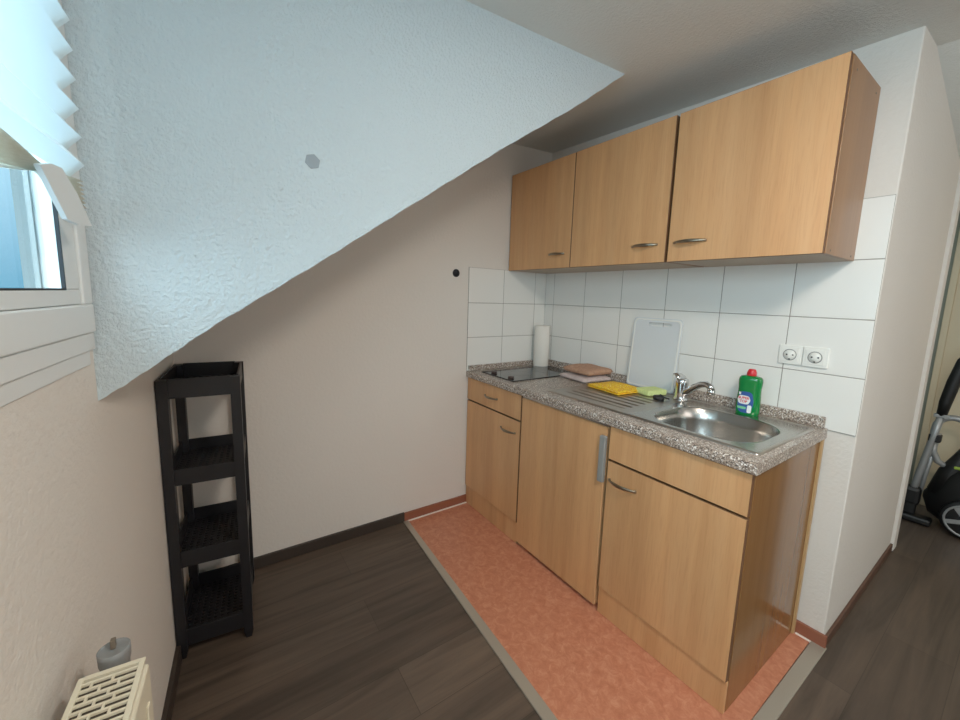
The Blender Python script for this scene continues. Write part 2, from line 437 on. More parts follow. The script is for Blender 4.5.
# ------------------------------------------------------------------ base units
HT, T = .8201, .0351; D = .587; ZB = HT-T-.001
def base_unit(name, x0, x1, label, drawer, panelmat='beechup'):
    r = thing(name, ((x0+x1)/2, -D/2, 0), label, 'cabinet')
    t = .016; fy = -D+.019
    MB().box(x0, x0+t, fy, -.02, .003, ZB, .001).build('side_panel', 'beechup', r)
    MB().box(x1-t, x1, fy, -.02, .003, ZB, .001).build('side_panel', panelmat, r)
    MB().box(x0+t, x1-t, fy, -.02, .116, .132).build('bottom_panel', 'inside', r)
    MB().box(x0+t, x1-t, -.026, -.02, .132, ZB).build('back_panel', 'inside', r)
    MB().box(x0, x1-.0005, fy-.012, fy-.0003, .003, .113, .001).build('plinth', 'beech', r)
    top = MB().box(x0+.001, x1-.001, -D, fy-.001, .6535, ZB-.002, .0012, 1).build('drawer' if drawer else 'front_panel', 'beech', r)
    d = MB().box(x0+.001, x1-.001, -D, fy-.001, .118, .6465, .0012, 1).build('door', 'beech', r)
    dark_edges(top); dark_edges(d)
    MB().box(x0+t, x1-t, fy, fy+.004, .132, ZB).build('gap_shade_strip', 'gap', r)  # dark strip that paints the shade between the fronts
    return r, top, d
r, dr, do = base_unit('base_cabinet', .005, .492, 'beech base cabinet with a drawer, below the hob', True)
bow_handle(.182, .302, -D, .716, dr); bow_handle(.335, .46, -D, .580, do)
r, fp, do = base_unit('sink_cabinet', 1.010, 1.490, 'beech base cabinet with one door, below the sink bowl', False, 'beechside')
bow_handle(1.02, 1.142, -D, .575, do)
MB().box(1.4903, 1.4985, -.034, -.017, .006, ZB, .001).build('edge_strip', 'edge', r)
# fridge
r = thing('refrigerator', (.75, -.29, 0), 'built-under refrigerator with a beech door and grey grip', 'refrigerator')
MB().box(.510, .992, -.555, -.03, .012, .76, .004).build('body', 'white', r)
for x in (.53, .97):
    for y in (-.52, -.08): b = MB(); b.lathe([(.015, 0), (.015, .012)], (x, y, 0), 12); b.build('foot', 'black', r)
d = MB().box(.498, .9965, -D, -.5575, .022, .772, .0015, 1).build('door', 'beech', r)
MB().box(.4995, 1.0035, -.5565, -.5555, .03, .775).build('door_seal', 'gap', r)
MB().box(.974, 1.0005, -D-.014, -D+.004, .552, .738, .004).build('handle', 'greyplastic', d)
MB().box(.498, 1.004, -.583, -.56, .7735, .7835, .001).build('top_trim', 'alushine', r)

# ------------------------------------------------------------------ worktop (with sink cut-out)
L = 1.5
def wprof(ya, yb, fr=False):
    z0, z1 = HT-T, HT
    if not fr: return [(ya, z0), (yb, z0), (yb, z1), (ya, z1)]
    pts = [(yb, z0), (yb, z1)]
    rr = .012
    for k in range(6):
        a = PI/2*k/5; pts.append((ya+rr-rr*math.sin(a), z1-rr+rr*math.cos(a)))
    for k in range(5):
        a = PI/2*k/4; pts.append((ya+.006-.006*math.cos(a), z0+.006-.006*math.sin(a)))
    return pts
BX0, BX1, BY0, BY1 = 1.075, 1.432, -.492, -.145
YF = -.600
b = MB()
b.prism(wprof(YF, -.006, True), 0, .006, .612)
b.prism(wprof(YF, -.006, True), 0, 1.466, L)
b.prism(wprof(YF, -.516, True), 0, .612, 1.466)
b.prism(wprof(-.067, -.006), 0, .612, 1.466)
r = thing('worktop', (.75, -.3, HT-T), 'grey-brown speckled granite-look worktop over the base cabinets', 'worktop')
b.build('worktop_slab', 'granite', r)
b = MB(); b.box(.024, L-.008, -.024, -.0065, HT+.0004, HT+.042, .004); b.build('upstand', 'granite', r)
b = MB(); b.box(.0062, .0235, -.588, -.0065, HT+.0004, HT+.032, .004); b.build('upstand', 'granite', r)

# ------------------------------------------------------------------ hob
r = thing('hob', (.23, -.29, HT), 'black glass ceramic two-ring hob set in the worktop', 'hob')
HZ = HT+.0005
MB().box(.085, .375, -.548, -.05, HZ, HZ+.006, .002).build('glass_plate', 'glassblack', r)
def ring(cx, cy, r0, r1, z):
    b = MB(); n = 40
    b.loops([[(cx+q*math.cos(2*PI*k/n), cy+q*math.sin(2*PI*k/n), z) for k in range(n)] for q in (r0, r1)], True, False, False); return b
ring(.23, -.385, .066, .069, HZ+.0063).build('ring_marking', 'hobring', r)
ring(.23, -.165, .084, .087, HZ+.0063).build('ring_marking', 'hobring', r)
for kx in (.165, .315):
    b = MB(); b.lathe([(.0165, 0), (.0165, .008), (.014, .011), (0.001, .011)], (kx, -.515, HZ+.0062), 20); b.box(kx-.0015, kx+.0015, -.530, -.515, HZ+.017, HZ+.0185); b.build('knob', 'knob', r)

# ------------------------------------------------------------------ sink
SX0, SX1, SY0, SY1 = .60, 1.478, -.528, -.055
r = thing('kitchen_sink', (1.04, -.3, HT), 'stainless steel inset sink with bowl right and grooved drainer left', 'sink')
zt = HT+.004
# bowl: rounded rect loops from rim down, outer loops out to the surrounding tray
b = MB(); n = 8
DX = 1.035
def outer(inner, x0, x1, y0, y1, z, k=1.0):
    cx, cy = (BX0+BX1)/2, (BY0+BY1)/2; L_ = []
    for p in inner:
        dx, dy = p.x-cx, p.y-cy
        sx = ((x1-cx) if dx > 0 else (cx-x0))/max(abs(dx), 1e-6); sy = ((y1-cy) if dy > 0 else (cy-y0))/max(abs(dy), 1e-6)
        t_ = min(sx, sy); L_.append(Vector((cx+dx*t_, cy+dy*t_, z)))
    return L_
rim = rrect(BX0-.004, BX1+.004, BY0-.004, BY1+.004, .124, zt+.0, n)
# corners of the outer loop: snap
ol = outer(rim, DX, SX1-.012, SY0+.012, SY1-.012, zt)
def snap(L_, x0, x1, y0, y1):
    for (X, Y) in ((x0, y0), (x0, y1), (x1, y0), (x1, y1)):
        j = min(range(len(L_)), key=lambda i: (L_[i].x-X)**2+(L_[i].y-Y)**2); L_[j].x = X; L_[j].y = Y
snap(ol, DX, SX1-.012, SY0+.012, SY1-.012)
ring_loops = [ol, [p.lerp(q, .9) for p, q in zip(ol, rim)], rim,
      rrect(BX0, BX1, BY0, BY1, .12, zt-.003, n), rrect(BX0+.006, BX1-.006, BY0+.006, BY1-.006, .115, zt-.05, n),
      rrect(BX0+.012, BX1-.012, BY0+.012, BY1-.012, .11, zt-.125, n), rrect(BX0+.022, BX1-.022, BY0+.022, BY1-.022, .10, zt-.142, n),
      rrect(BX0+.045, BX1-.045, BY0+.045, BY1-.045, .08, zt-.148, n), rrect(BX0+.12, BX1-.12, BY0+.12, BY1-.12, .03, zt-.151, n)]
b.loops(ring_loops, True, False, True)
bowl = b.build('bowl', 'steel', r)
b = MB(); b.lathe([(.001, -.001), (.034, -.001), (.034, .001), (.028, .003), (.012, .003), (.001, .003)], ((BX0+BX1)/2, (BY0+BY1)/2, zt-.149), 24); b.build('drain', 'chrome', bowl)
# drainer heightfield
b = MB(); nx, ny = 90, 120
GX0, GX1, GY0, GY1 = .655, .985, -.465, -.235
vs = []
for j in range(ny+1):
    row = []
    y = SY0+.012+(SY1-.012-SY0-.012)*j/ny
    for i in range(nx+1):
        x = SX0+.012+(DX-SX0-.012)*i/nx
        z = zt
        def sm(a, lo, hi): return max(0, min(1, (a-lo)/(hi-lo)))
        # five long grooves, the nearer ones longer
        inside = sm(x, GX0, GX0+.02)*(1-sm(x, GX1-.02, GX1))*sm(y, GY0, GY0+.004)*(1-sm(y, GY1+.17, GY1+.174))
        ph = (y-GY0)/.046
        w = max(0, math.cos(2*PI*ph))**4; z -= .009*inside*min(1, w*1.6)
        row.append(b.bm.verts.new((x, y, z)))
    vs.append(row)
for j in range(ny):
    for i in range(nx):
        f = b.bm.faces.new((vs[j][i], vs[j][i+1], vs[j+1][i+1], vs[j+1][i])); f.smooth = True
b.build('drainer', 'drainer', r)
# rolled rim around the whole inset
b = MB()
Ls = []
for off, z in ((0, HT+.0002), (.0015, HT+.0035), (.005, HT+.0062), (.009, HT+.006), (.0125, zt-.0002)):
    Ls.append(rrect(SX0+off, SX1-off, SY0+off, SY1-off, .014, z, 5))
b.loops(Ls, True, False, False); b.build('rim', 'drainer', r)

# plug
r = thing('sink_plug', (.962, -.19, zt), 'small black rubber plug lying beside the tap', 'plug')
b = MB(); b.lathe([(.021, 0), (.024, .006), (.024, .012), (.019, .016), (.001, .016)], (.958, -.192, zt+.0005), 20); b.build('stopper', 'black', r)
b = MB(); b.tube([(.958, -.192, zt+.016), (.97, -.20, zt+.024), (.985, -.185, zt+.012), (.992, -.165, zt+.006)], .0035, 8); b.build('pull_ring', 'black', r)

# faucet
fx, fy = 1.010, -.103
r = thing('faucet', (fx, fy, zt), 'chrome single-lever mixer tap with the spout turned over the bowl', 'faucet')
zb = zt+.0005
b = MB(); b.lathe([(.032, 0), (.032, .004), (.028, .007), (.0262, .012), (.0255, .05), (.0275, .075), (.0275, .088), (.024, .094), (.001, .096)], (fx, fy, zb), 28); b.build('body', 'chrome', r)
b = MB()
Ls = []
for t, w, h in ((0, .024, .010), (.25, .0245, .013), (.5, .020, .012), (.75, .014, .008), (1, .011, .004)):
    c = Vector((fx+.006-.034*t, fy-.004-.012*t, zb+.092+.016*math.sin(t*PI*.6)+.006*t))
    Ls.append([c+Vector((0.2*w*math.cos(2*PI*k/12), w*math.cos(2*PI*k/12), h*math.sin(2*PI*k/12))) for k in range(12)])
b.loops(Ls); b.build('lever', 'chrome', r)
b = MB()
pts = [(fx+.010, fy-.004, zb+.026), (fx+.034, fy-.012, zb+.046), (fx+.066, fy-.022, zb+.072), (fx+.098, fy-.032, zb+.092), (fx+.122, fy-.040, zb+.097), (fx+.140, fy-.046, zb+.092), (fx+.146, fy-.048, zb+.078)]
b.tube(pts, [.0155, .015, .0142, .0135, .013, .0135, .0138], 14); b.build('spout', 'chrome', r)
b = MB(); b.lathe([(.0135, 0), (.0145, .004), (.0145, .018), (.0125, .021)], (fx+.147, fy-.048, zb+.060), 18); b.build('aerator', 'chrome', r)

# ------------------------------------------------------------------ objects on the worktop
# dish soap bottle
bx, by = 1.268, -.082; bz = HT+.0006
r = thing('dish_soap_bottle', (bx, by, bz), 'green dish soap bottle with red cap and blue label behind the sink', 'bottle', rz=.12)
RZ = Matrix.Translation((bx, by, bz)) @ Matrix.Rotation(.12, 4, 'Z')
b = MB(RZ); Ls = []
def sup(w, d, z, n=28, e=2.6):
    L_ = []
    for k in range(n):
        a = 2*PI*k/n; c, s_ = math.cos(a), math.sin(a)
        L_.append((w*math.copysign(abs(c)**(2/e), c), d*math.copysign(abs(s_)**(2/e), s_), z))
    return L_
for w, d, z in ((.034, .020, 0), (.039, .0245, .004), (.0405, .0255, .02), (.0405, .0255, .05), (.0395, .025, .075), (.038, .0235, .095), (.038, .023, .108), (.0395, .0235, .122), (.0402, .024, .137), (.039, .0235, .147), (.034, .021, .154), (.017, .014, .158)):
    Ls.append(sup(w, d, z))
b.loops(Ls); b.build('bottle_body', 'bottle', r)
b = MB(RZ); b.lathe([(.0155, .1575), (.0165, .160), (.0165, .168), (.015, .174), (.0125, .181), (.010, .1835), (.001, .184)], (0, 0, 0), 20); b.build('cap', 'red', r)
b = MB(RZ)
def lab(x0, x1, z0, z1, off, mi, n=10, rnd=.3):
    rows_ = []
    for i in range(n+1):
        x = x0+(x1-x0)*i/n; u = abs((2*i/n-1)); cut = (1-math.sqrt(max(0, 1-u**4)))*rnd*(z1-z0)/2
        y = -.0255*(max(0, 1-abs(x/.0405)**2.6))**(1/2.6)-off
        rows_.append([(x, y, z0+cut), (x, y, z1-cut)])
    vs_ = [[b.bm.verts.new(p) for p in q] for q in rows_]
    for a_, c_ in zip(vs_, vs_[1:]):
        f = b.bm.faces.new((a_[0], c_[0], c_[1], a_[1])); f.material_index = mi; f.smooth = True
lab(-.032, .022, .012, .096, .0006, 0, rnd=.8)
lab(-.033, .012, .046, .080, .0012, 1, rnd=.9)
lab(-.031, .000, .026, .036, .0012, 2)
lab(.004, .018, .014, .044, .0012, 1)
lab(-.030, -.022, .082, .092, .0012, 1)
lb = b.build('label', ['labelblue', 'labelwhite', 'labelgreen'], r)
def text_mesh(txt, size, mx, name, m, parent):
    cu = bpy.data.curves.new(name, 'FONT'); cu.body = txt; cu.size = size; cu.align_x = 'CENTER'; cu.align_y = 'CENTER'; cu.extrude = .0003; cu.offset = size*.03
    o = bpy.data.objects.new(name, cu); COL.objects.link(o); bpy.context.view_layer.update()
    me = bpy.data.meshes.new_from_object(o); bpy.data.objects.remove(o); bpy.data.curves.remove(cu)
    me.transform(WM[parent.name].inverted() @ mx); me.materials.append(M[m])
    o = bpy.data.objects.new(name, me); COL.objects.link(o); o.parent = parent; WM[o.name] = WM[parent.name]; return o
TX = RZ @ Matrix.Translation((-.0105, -.0268, .070)) @ Matrix.Rotation(-.08, 4, 'Z') @ Matrix.Rotation(PI/2, 4, 'X')
text_mesh('SUPER', .0135, TX, 'lettering', 'labelred', lb)
TX = RZ @ Matrix.Translation((-.0105, -.0268, .0565)) @ Matrix.Rotation(-.08, 4, 'Z') @ Matrix.Rotation(PI/2, 4, 'X')
text_mesh('TOP', .0135, TX, 'lettering', 'labelred', lb)

# cutting board leaning on the wall
r = thing('cutting_board', (.80, -.04, HT), 'milky white cutting board leaning upright against the tiles', 'cutting board')
bw, bh, bt = .255, .348, .006
ang = math.atan2(.028, bh)
BM_ = Matrix.Translation((.688, -.047, zt+.0022)) @ Matrix.Rotation(-ang, 4, 'X')
b = MB(BM_)
pts = []
for cx, cz, a0 in ((bw-.02, bh-.02, 0), (.02, bh-.02, PI/2), (.015, .015, PI), (bw-.015, .015, 1.5*PI)):
    rr = .02 if cz > .1 else .015
    for k in range(7): a = a0+PI/2*k/6; pts.append((cx+rr*math.cos(a), cz+rr*math.sin(a)))
# plate with slot: outer ring and slot ring
sl = []
for k in range(len(pts)):
    a = 2*PI*(k+.5)/len(pts)+.25
    c, s_ = math.cos(a), math.sin(a)
    sl.append((bw*.56+.060*math.copysign(abs(c)**.5, c), bh-.03+.0095*math.copysign(abs(s_)**.7, s_)))
no = len(pts)
for yy in (0, bt):
    pass
j0 = min(range(no), key=lambda i: (sl[i][0]-pts[0][0]*1.2)**2+(sl[i][1]-pts[0][1])**2)
O0 = [b.bm.verts.new((p[0], 0, p[1])) for p in pts]; O1 = [b.bm.verts.new((p[0], bt, p[1])) for p in pts]
I0 = [b.bm.verts.new((p[0], 0, p[1])) for p in sl]; I1 = [b.bm.verts.new((p[0], bt, p[1])) for p in sl]
def edges(R_): return [b.bm.edges.new((R_[i], R_[(i+1) % no])) for i in range(no)]
for O_, I_ in ((O0, I0), (O1, I1)):
    es = edges(O_)+edges(I_)
    bmesh.ops.triangle_fill(b.bm, use_beauty=True, edges=es)
for R0_, R1_ in ((O0, O1), (I0, I1)):
    for i in range(no): b.bm.faces.new((R0_[i], R0_[(i+1) % no], R1_[(i+1) % no], R1_[i]))
b.build('board', 'board', r)
b = MB(BM_)
Lr = []
Ro = [(p[0], p[1]) for p in pts]; cx_, cz_ = bw/2, bh/2
def inset(q, d): return (cx_+(q[0]-cx_)*(1-d/(bw/2)), cz_+(q[1]-cz_)*(1-d/(bh/2)))
for d_, y_ in ((0.004, -.0002), (.006, -.0016), (.010, -.0016), (.012, -.0002)):
    Lr.append([(inset(q, d_)[0], y_, inset(q, d_)[1]) for q in pts])
b.loops(Lr, True, False, False); b.build('raised_edge', 'white', r)

# folded towels
def folded(b, w, d, z0, th_, layers, seed, fold='x'):
    rg = random.Random(seed)
    for l in range(layers):
        h = th_/layers; za = z0+h*l; nx_, ny_ = 22, 18
        ox, oy = rg.uniform(-.003, .003), rg.uniform(-.003, .003)
        def pt(u, v, top):
            x = (u-.5)*w+ox; y = (v-.5)*d+oy
            eu = 1-abs(2*u-1)**6; ev = 1-abs(2*v-1)**6
            k = max(0, min(eu, ev))**.5
            wv = .0015*math.sin(u*9+seed+l)+.0012*math.sin(v*11+seed*2)
            if l == layers-1 and top: wv += .009*(1-abs(2*u-1)**2)*(1-abs(2*v-1)**2)
            z = za+h/2+(h/2*k*(1 if top else -.98))+(wv*k if top and l == layers-1 else 0)
            return (x, y, z)
        T_ = [[b.bm.verts.new(pt(i/nx_, j/ny_, True)) for i in range(nx_+1)] for j in range(ny_+1)]
        B_ = [[b.bm.verts.new(pt(i/nx_, j/ny_, False)) for i in range(nx_+1)] for j in range(ny_+1)]
        for G, fl in ((T_, 0), (B_, 1)):
            for j in range(ny_):
                for i in range(nx_):
                    q = (G[j][i], G[j][i+1], G[j+1][i+1], G[j+1][i]); f = b.bm.faces.new(q if not fl else q[::-1]); f.smooth = True
        bmesh.ops.remove_doubles(b.bm, verts=b.bm.verts, dist=1e-5)
mx1 = Matrix.Translation((.495, -.142, HT)) @ Matrix.Rotation(-.1, 4, 'Z')
b = MB(mx1); folded(b, .205, .20, .0006, .026, 1, 1)
tag(b.build('dish_towel', 'pink'), 'pale pink folded towel, lower of the two on the worktop', 'towel')
mx2 = Matrix.Translation((.505, -.140, HT)) @ Matrix.Rotation(-.06, 4, 'Z')
b = MB(mx2); folded(b, .20, .18, .0375, .036, 1, 5)
tag(b.build('dish_towel', 'brown'), 'brown folded towel lying on top of the pink one', 'towel')
# yellow cloth
mx3 = Matrix.Translation((.742, -.205, zt)) @ Matrix.Rotation(-.10, 4, 'Z')
b = MB(mx3); folded(b, .205, .19, .0006, .016, 2, 9)
tag(b.build('cleaning_cloth', 'yellow'), 'folded yellow patterned cleaning cloth on the sink drainer', 'cloth')
# sponge
mx4 = Matrix.Translation((.882, -.128, zt)) @ Matrix.Rotation(-.25, 4, 'Z')
b = MB(mx4); b.box(-.040, .040, -.055, .055, .0006, .026, .005, 3)
tag(b.build('sponge', 'green'), 'pale green flat sponge between the yellow cloth and the tap', 'sponge')

# paper towel roll
r = thing('paper_towel_roll', (.072, -.075, HT), 'white paper towel roll standing upright in the worktop corner', 'paper roll')
b = MB(); px_, py_ = .078, -.083; n = 32
prof = [(.021, .004), (.021, 0.0), (.046, 0.0), (.048, .004), (.048, .256), (.046, .26), (.021, .26), (.021, .252)]
Ls = [[Vector((px_+q*math.cos(2*PI*k/n), py_+q*math.sin(2*PI*k/n), HT+.0006+h)) for k in range(n)] for q, h in prof]
b.loops(Ls, True, False, False); b.build('paper', 'paper', r)
b = MB(); Ls = [[Vector((px_+q*math.cos(2*PI*k/n), py_+q*math.sin(2*PI*k/n), HT+.0006+h)) for k in range(n)] for q, h in [(.0205, .002), (.0205, .258), (.019, .258), (.019, .002)]]
b.loops(Ls, True, False, False); b.build('cardboard_core', 'edge', r)

# ------------------------------------------------------------------ sockets
def socket(x, z, w, label):
    r = thing('power_socket', (x, -.006, z), label, 'socket', group='sockets on the tiles')
    y = -.0058
    b = MB(); b.box(x-w, x+w, y-.009, y, z-w, z+w, .0035); b.build('cover_frame', 'socket', r)
    MB().box(x-.0275, x+.0275, y-.0115, y-.0092, z-.0275, z+.0275, .0015).build('insert', 'socket', r)
    b = MB(); Ls = []; n = 32
    for q, h in ((.0215, .0118), (.0215, .0128), (.0195, .0128), (.0185, .0118)): Ls.append([(x+q*math.cos(2*PI*k/n), y-h, z+q*math.sin(2*PI*k/n)) for k in range(n)])
    b.loops(Ls, True, False, False); b.build('well_ring', 'greyplastic', r)
    b = MB(); b.lathe([(.0184, .0116), (.0184, .0120), (.001, .0120)], (x, y, z), 28, axis='y'); b.build('well', 'socket', r)
    for dx, dz in ((-.0095, 0), (.0095, 0), (0, -.0165)):
        b = MB(); b.lathe([(.0030, .0120), (.0030, .0124), (.0005, .0124)], (x+dx, y, z+dz), 10, axis='y'); b.build('contact_hole', 'black', r)
socket(1.3605, 1.0705, .0365, 'left socket of the two white ones on the tiles')
socket(1.4365, 1.0705, .0375, 'right socket of the two white ones on the tiles')

# hole in back wall and patch on cheek
r = thing('cable_hole', (0, -.68, 1.375), 'small round black hole in the back wall left of the tiles', 'hole')
b = MB(); b.lathe([(.022, .0005), (.022, .003), (.017, .004), (.017, .001)], (0, -.68, 1.375), 28, axis='x'); b.build('rim', 'black', r)
b = MB(); b.lathe([(.017, .0006), (.017, .0012), (.001, .0012)], (0, -.68, 1.375), 24, axis='x'); b.build('opening', 'gasket', r)
b = MB(); pc = Vector((CH-.0012, -1.594, 1.551))
L0 = [pc+Vector((0, .0175*math.cos(2*PI*k/6+.3), .0175*math.sin(2*PI*k/6+.3))) for k in range(6)]
b.loops([L0, [q+Vector((.0022, 0, 0)) for q in L0]], smooth=False)
tag(b.build('blanking_cap', 'patch'), 'small grey hexagonal cap on the rough sloping-edged wall', 'cap')

# ------------------------------------------------------------------ shelf rack
r = thing('shelf_rack', (.235, -1.8345, 0), 'narrow black plastic four-tier rack against the left wall', 'shelf rack', rz=-.092)
SM = WM[r.name]
hx, hy = .160, .1105; LG = .0145
for sx_ in (-1, 1):
    for sy_ in (-1, 1):
        b = MB(SM); cx_, cy_ = sx_*(hx-LG), sy_*(hy-LG)
        k = [(.60, 0), (1.0, .03), (1.0, .965)]
        Ls = [[(cx_+LG*f*a_, cy_+LG*f*c_, z) for a_, c_ in ((-1, -1), (1, -1), (1, 1), (-1, 1))] for f, z in k]
        b.loops(Ls, smooth=False); b.build('leg', 'rack', r)
for zlo, zhi in ((.905, .968), (.618, .672), (.332, .388), (.045, .105)):
    b = MB(SM); t = .006
    for s_ in (-1, 1):
        b.box(-hx+2*LG-.001, hx-2*LG+.001, s_*(hy-.008)-t/2, s_*(hy-.008)+t/2, zlo, zhi, .0015)
        b.box(s_*(hx-.008)-t/2, s_*(hx-.008)+t/2, -hy+2*LG-.001, hy-2*LG+.001, zlo, zhi, .0015)
    zf = zlo+.006
    nxb, nyb = 17, 10
    for i in range(nxb+1):
        x = -hx+.012+(2*hx-.024)*i/nxb; b.box(x-.0045, x+.0045, -hy+.012, hy-.012, zf, zf+.005)
    for j in range(nyb+1):
        y = -hy+.012+(2*hy-.024)*j/nyb; b.box(-hx+.012, hx-.012, y-.0045, y+.0045, zf+.0002, zf+.0052)
    b.build('tray', 'rack', r)

# ------------------------------------------------------------------ radiator (local wall frame)
RX0, RX1, RT = 1.194, 2.45, .700
rl = LW @ Vector((RX0+.6, .06, 0))
r = thing('radiator', (rl.x, rl.y, .14), 'cream panel radiator with a slotted top grille under the window', 'radiator', rz=LA)
b = MB(LW); y0, y1 = .03, .1035; mb = .007
b.box(RX0, RX1, y0, y0+mb, RT-.005, RT, .001); b.box(RX0, RX1, y1-mb, y1, RT-.005, RT, .001)
b.box(RX0, RX0+mb, y0+mb, y1-mb, RT-.005, RT); b.box(RX1-mb, RX1, y0+mb, y1-mb, RT-.005, RT)
pitch = .0112; k = 0; x = RX0+mb+.005
while x < RX1-mb-.002 and k < 140:
    b.box(x, x+.0032, y0+mb-.001, y1-mb+.001, RT-.004, RT-.0005)
    brs = (.36, .70) if k % 2 else (.5,)
    for f in brs if k % 2 else (.18, .56):
        yy = y0+mb+(y1-y0-2*mb)*f; b.box(x+.0031, x+pitch+.0001, yy-.0013, yy+.0013, RT-.004, RT-.0006)
    x += pitch; k += 1
b.build('top_grille', 'rad', r)
b = MB(LW); b.box(RX0+.004, RX1-.004, y1-.013, y1+.004, .15, RT-.008, .004)
for i in range(36):
    xx = RX0+.03+i*.033
    b.box(xx, xx+.012, y1+.004, y1+.0065, .19, RT-.05, .001)
b.build('front_panel', 'rad', r)
b = MB(LW); b.box(RX0+.001, RX0+.003, y0, y1-.013, .15, RT-.006); b.box(RX0+.006, RX1-.004, y0+.002, y0+.016, .15, RT-.012)
b.build('side_cover', 'rad', r)
b = MB(LW)
for i in range(40): b.box(RX0+.02+i*.03, RX0+.022+i*.03, y0+.016, y1-.014, .17, RT-.02)
b.box(RX0+.004, RX1-.004, y0+.001, y1-.003, RT-.0078, RT-.0062)  # dark sheet under the slots, painted as the shade inside
b.build('fins_and_shade_sheet', 'radshade', r)
for x in (RX0+.15, RX1-.15): b = MB(LW); b.box(x-.012, x+.012, 0.0006, y0+.002, .2, .6); b.build('wall_bracket', 'rad', r)
# thermostat cap + pipe
vc = LW @ Vector((1.163, .061, 0))
r = thing('radiator_valve', (vc.x, vc.y, 0), 'round grey valve cap with a small pin behind the radiator end', 'valve')
b = MB(); b.lathe([(.012, .632), (.017, .660), (.017, .680), (.0188, .688), (.0192, .700), (.0192, .7068), (.0178, .7078), (.0172, .7066), (.0168, .7064), (.001, .7064)], (vc.x, vc.y, 0), 26); b.build('cap', 'valve', r)
b = MB(); b.box(vc.x-.0045, vc.x+.0045, vc.y-.003, vc.y+.003, .7082, .722, .001); b.build('pin', 'pin', r)
b = MB(); b.lathe([(.0085, 0.001), (.0085, .632)], (vc.x, vc.y, 0), 14); b.build('pipe', 'copper', r)

# ------------------------------------------------------------------ window (local wall frame)
r = thing('window_1', tuple(LW @ Vector((1.6, 0, WZ0))), 'white plastic window left above the radiator', 'window', rz=LA)
r['kind'] = 'structure'
x0, x1, z0, z1 = WX0, WX1, WZ0, WZ1
b = MB(LW); fo = .052
b.box(x0, x1, -.030, .010, z0, z0+fo, .003); b.box(x0, x1, -.030, .010, z1-fo, z1, .003); b.box(1.61, 1.70, -.030, .0095, z0+fo, z1-fo, .003)
b.box(x0, x0+.045, -.030, .0095, z0+fo, z1-fo, .003); b.box(x1-.045, x1, -.030, .0095, z0+fo, z1-fo, .003)
b.build('window_frame', 'pvc', r)
s0z = z0+fo; sw, sh = .062, .026
for (sa, sb) in ((x0+.046, 1.609), (1.701, x1-.046)):  # second casement is out of view, added to let in more daylight
    b = MB(LW)
    b.box(sa, sb, -.027, .006, s0z+.001, s0z+sh, .002); b.box(sa, sb, -.027, .006, z1-fo-.06, z1-fo-.001, .002)
    b.box(sa, sa+sw, -.027, .0055, s0z+sh, z1-fo-.06, .002); b.box(sb-sw, sb, -.027, .0055, s0z+sh, z1-fo-.06, .002)
    sash = b.build('sash', 'pvc', r)
    gx0, gx1, gz0, gz1 = sa+sw, sb-sw, s0z+sh, z1-fo-.06
    b = MB(LW); gw = .005
    b.box(gx0, gx1, .001, .0060, gz0-.001, gz0+.002); b.box(gx0-.001, gx0+.002, .001, .0060, gz0, gz1); b.box(gx1-.002, gx1+.001, .001, .0060, gz0, gz1)
    b.build('gasket', 'gasket', sash)
    b = MB(LW); b.box(gx0, gx1, -.020, -.014, gz0, gz1); b.build('pane', 'glass', sash)
    b = MB(LW); b.box(gx0, gx0+.006, -.026, -.0205, gz0, gz1); b.build('spacer', 'greyplastic', sash)
b = MB(LW); b.box(x0+.020, x0+.030, -.040, -.0305, z0, z1, .002); b.build('outer_rail', 'pvc', r)
# moulding steps under the window
b = MB(LW); b.box(x0-.002, x1, .0003, .006, 1.130, WZ0-.0005, .002); b.box(x0+.02, x1, .0003, .003, 1.104, 1.1295, .001)
struct(b, 'trim_8', 'pvc', 'stepped white moulding below the window', 'moulding')

# ------------------------------------------------------------------ pleated blind
r = thing('pleated_blind', tuple(LW @ Vector((1.5, .02, 1.45))), 'white pleated blind, raised and crumpled at its lower edge', 'blind', rz=LA)
bx0, bx1 = .962, 1.60
b = MB(LW); prof = []
z = 2.02; p = .0437; zl = 1.445
nP = int((z-zl)/p)
zz = zl
pr = [(.0155, zl-.021)]
for k in range(nP+1):
    pr.append((.035, zl+k*p)); pr.append((.0155, zl+k*p+p*.5))
pr.append((.0155, 2.0))
nseg = 24; rows_ = []
for (yy, z_) in pr:
    row = []
    for i in range(nseg+1):
        x = bx0+(bx1-bx0)*i/nseg
        row.append(b.bm.verts.new((x, yy, z_)))
    rows_.append(row)
for a_, c_ in zip(rows_, rows_[1:]):
    for i in range(nseg): b.bm.faces.new((a_[i], a_[i+1], c_[i+1], c_[i]))
b.build('pleated_fabric', 'blind', r)
# crumpled stack: pinched at one place, fanned out either side
b = MB(LW); xs_ = [bx0+(bx1-bx0)*(i/60)**1.7 for i in range(61)]
XP = 1.10
nf = 18; rows_ = []
for j in range(nf+1):
    row = []
    for x in xs_:
        d_ = x-XP
        h = .006+.060*(1-math.exp(-(abs(d_)/.12)**1.4)) if d_ > 0 else .006+.075*(1-math.exp(-(abs(d_)/.11)**1.5))
        t_ = j/nf
        zz = 1.424-.018*math.exp(-(d_/.09)**2)-h*t_
        yy = .024+(.008 if j % 2 else -.008)
        row.append(b.bm.verts.new((x, yy, zz)))
    rows_.append(row)
for a_, c_ in zip(rows_, rows_[1:]):
    for i in range(60): b.bm.faces.new((a_[i], a_[i+1], c_[i+1], c_[i]))
b.build('pleat_stack', 'stack', r)
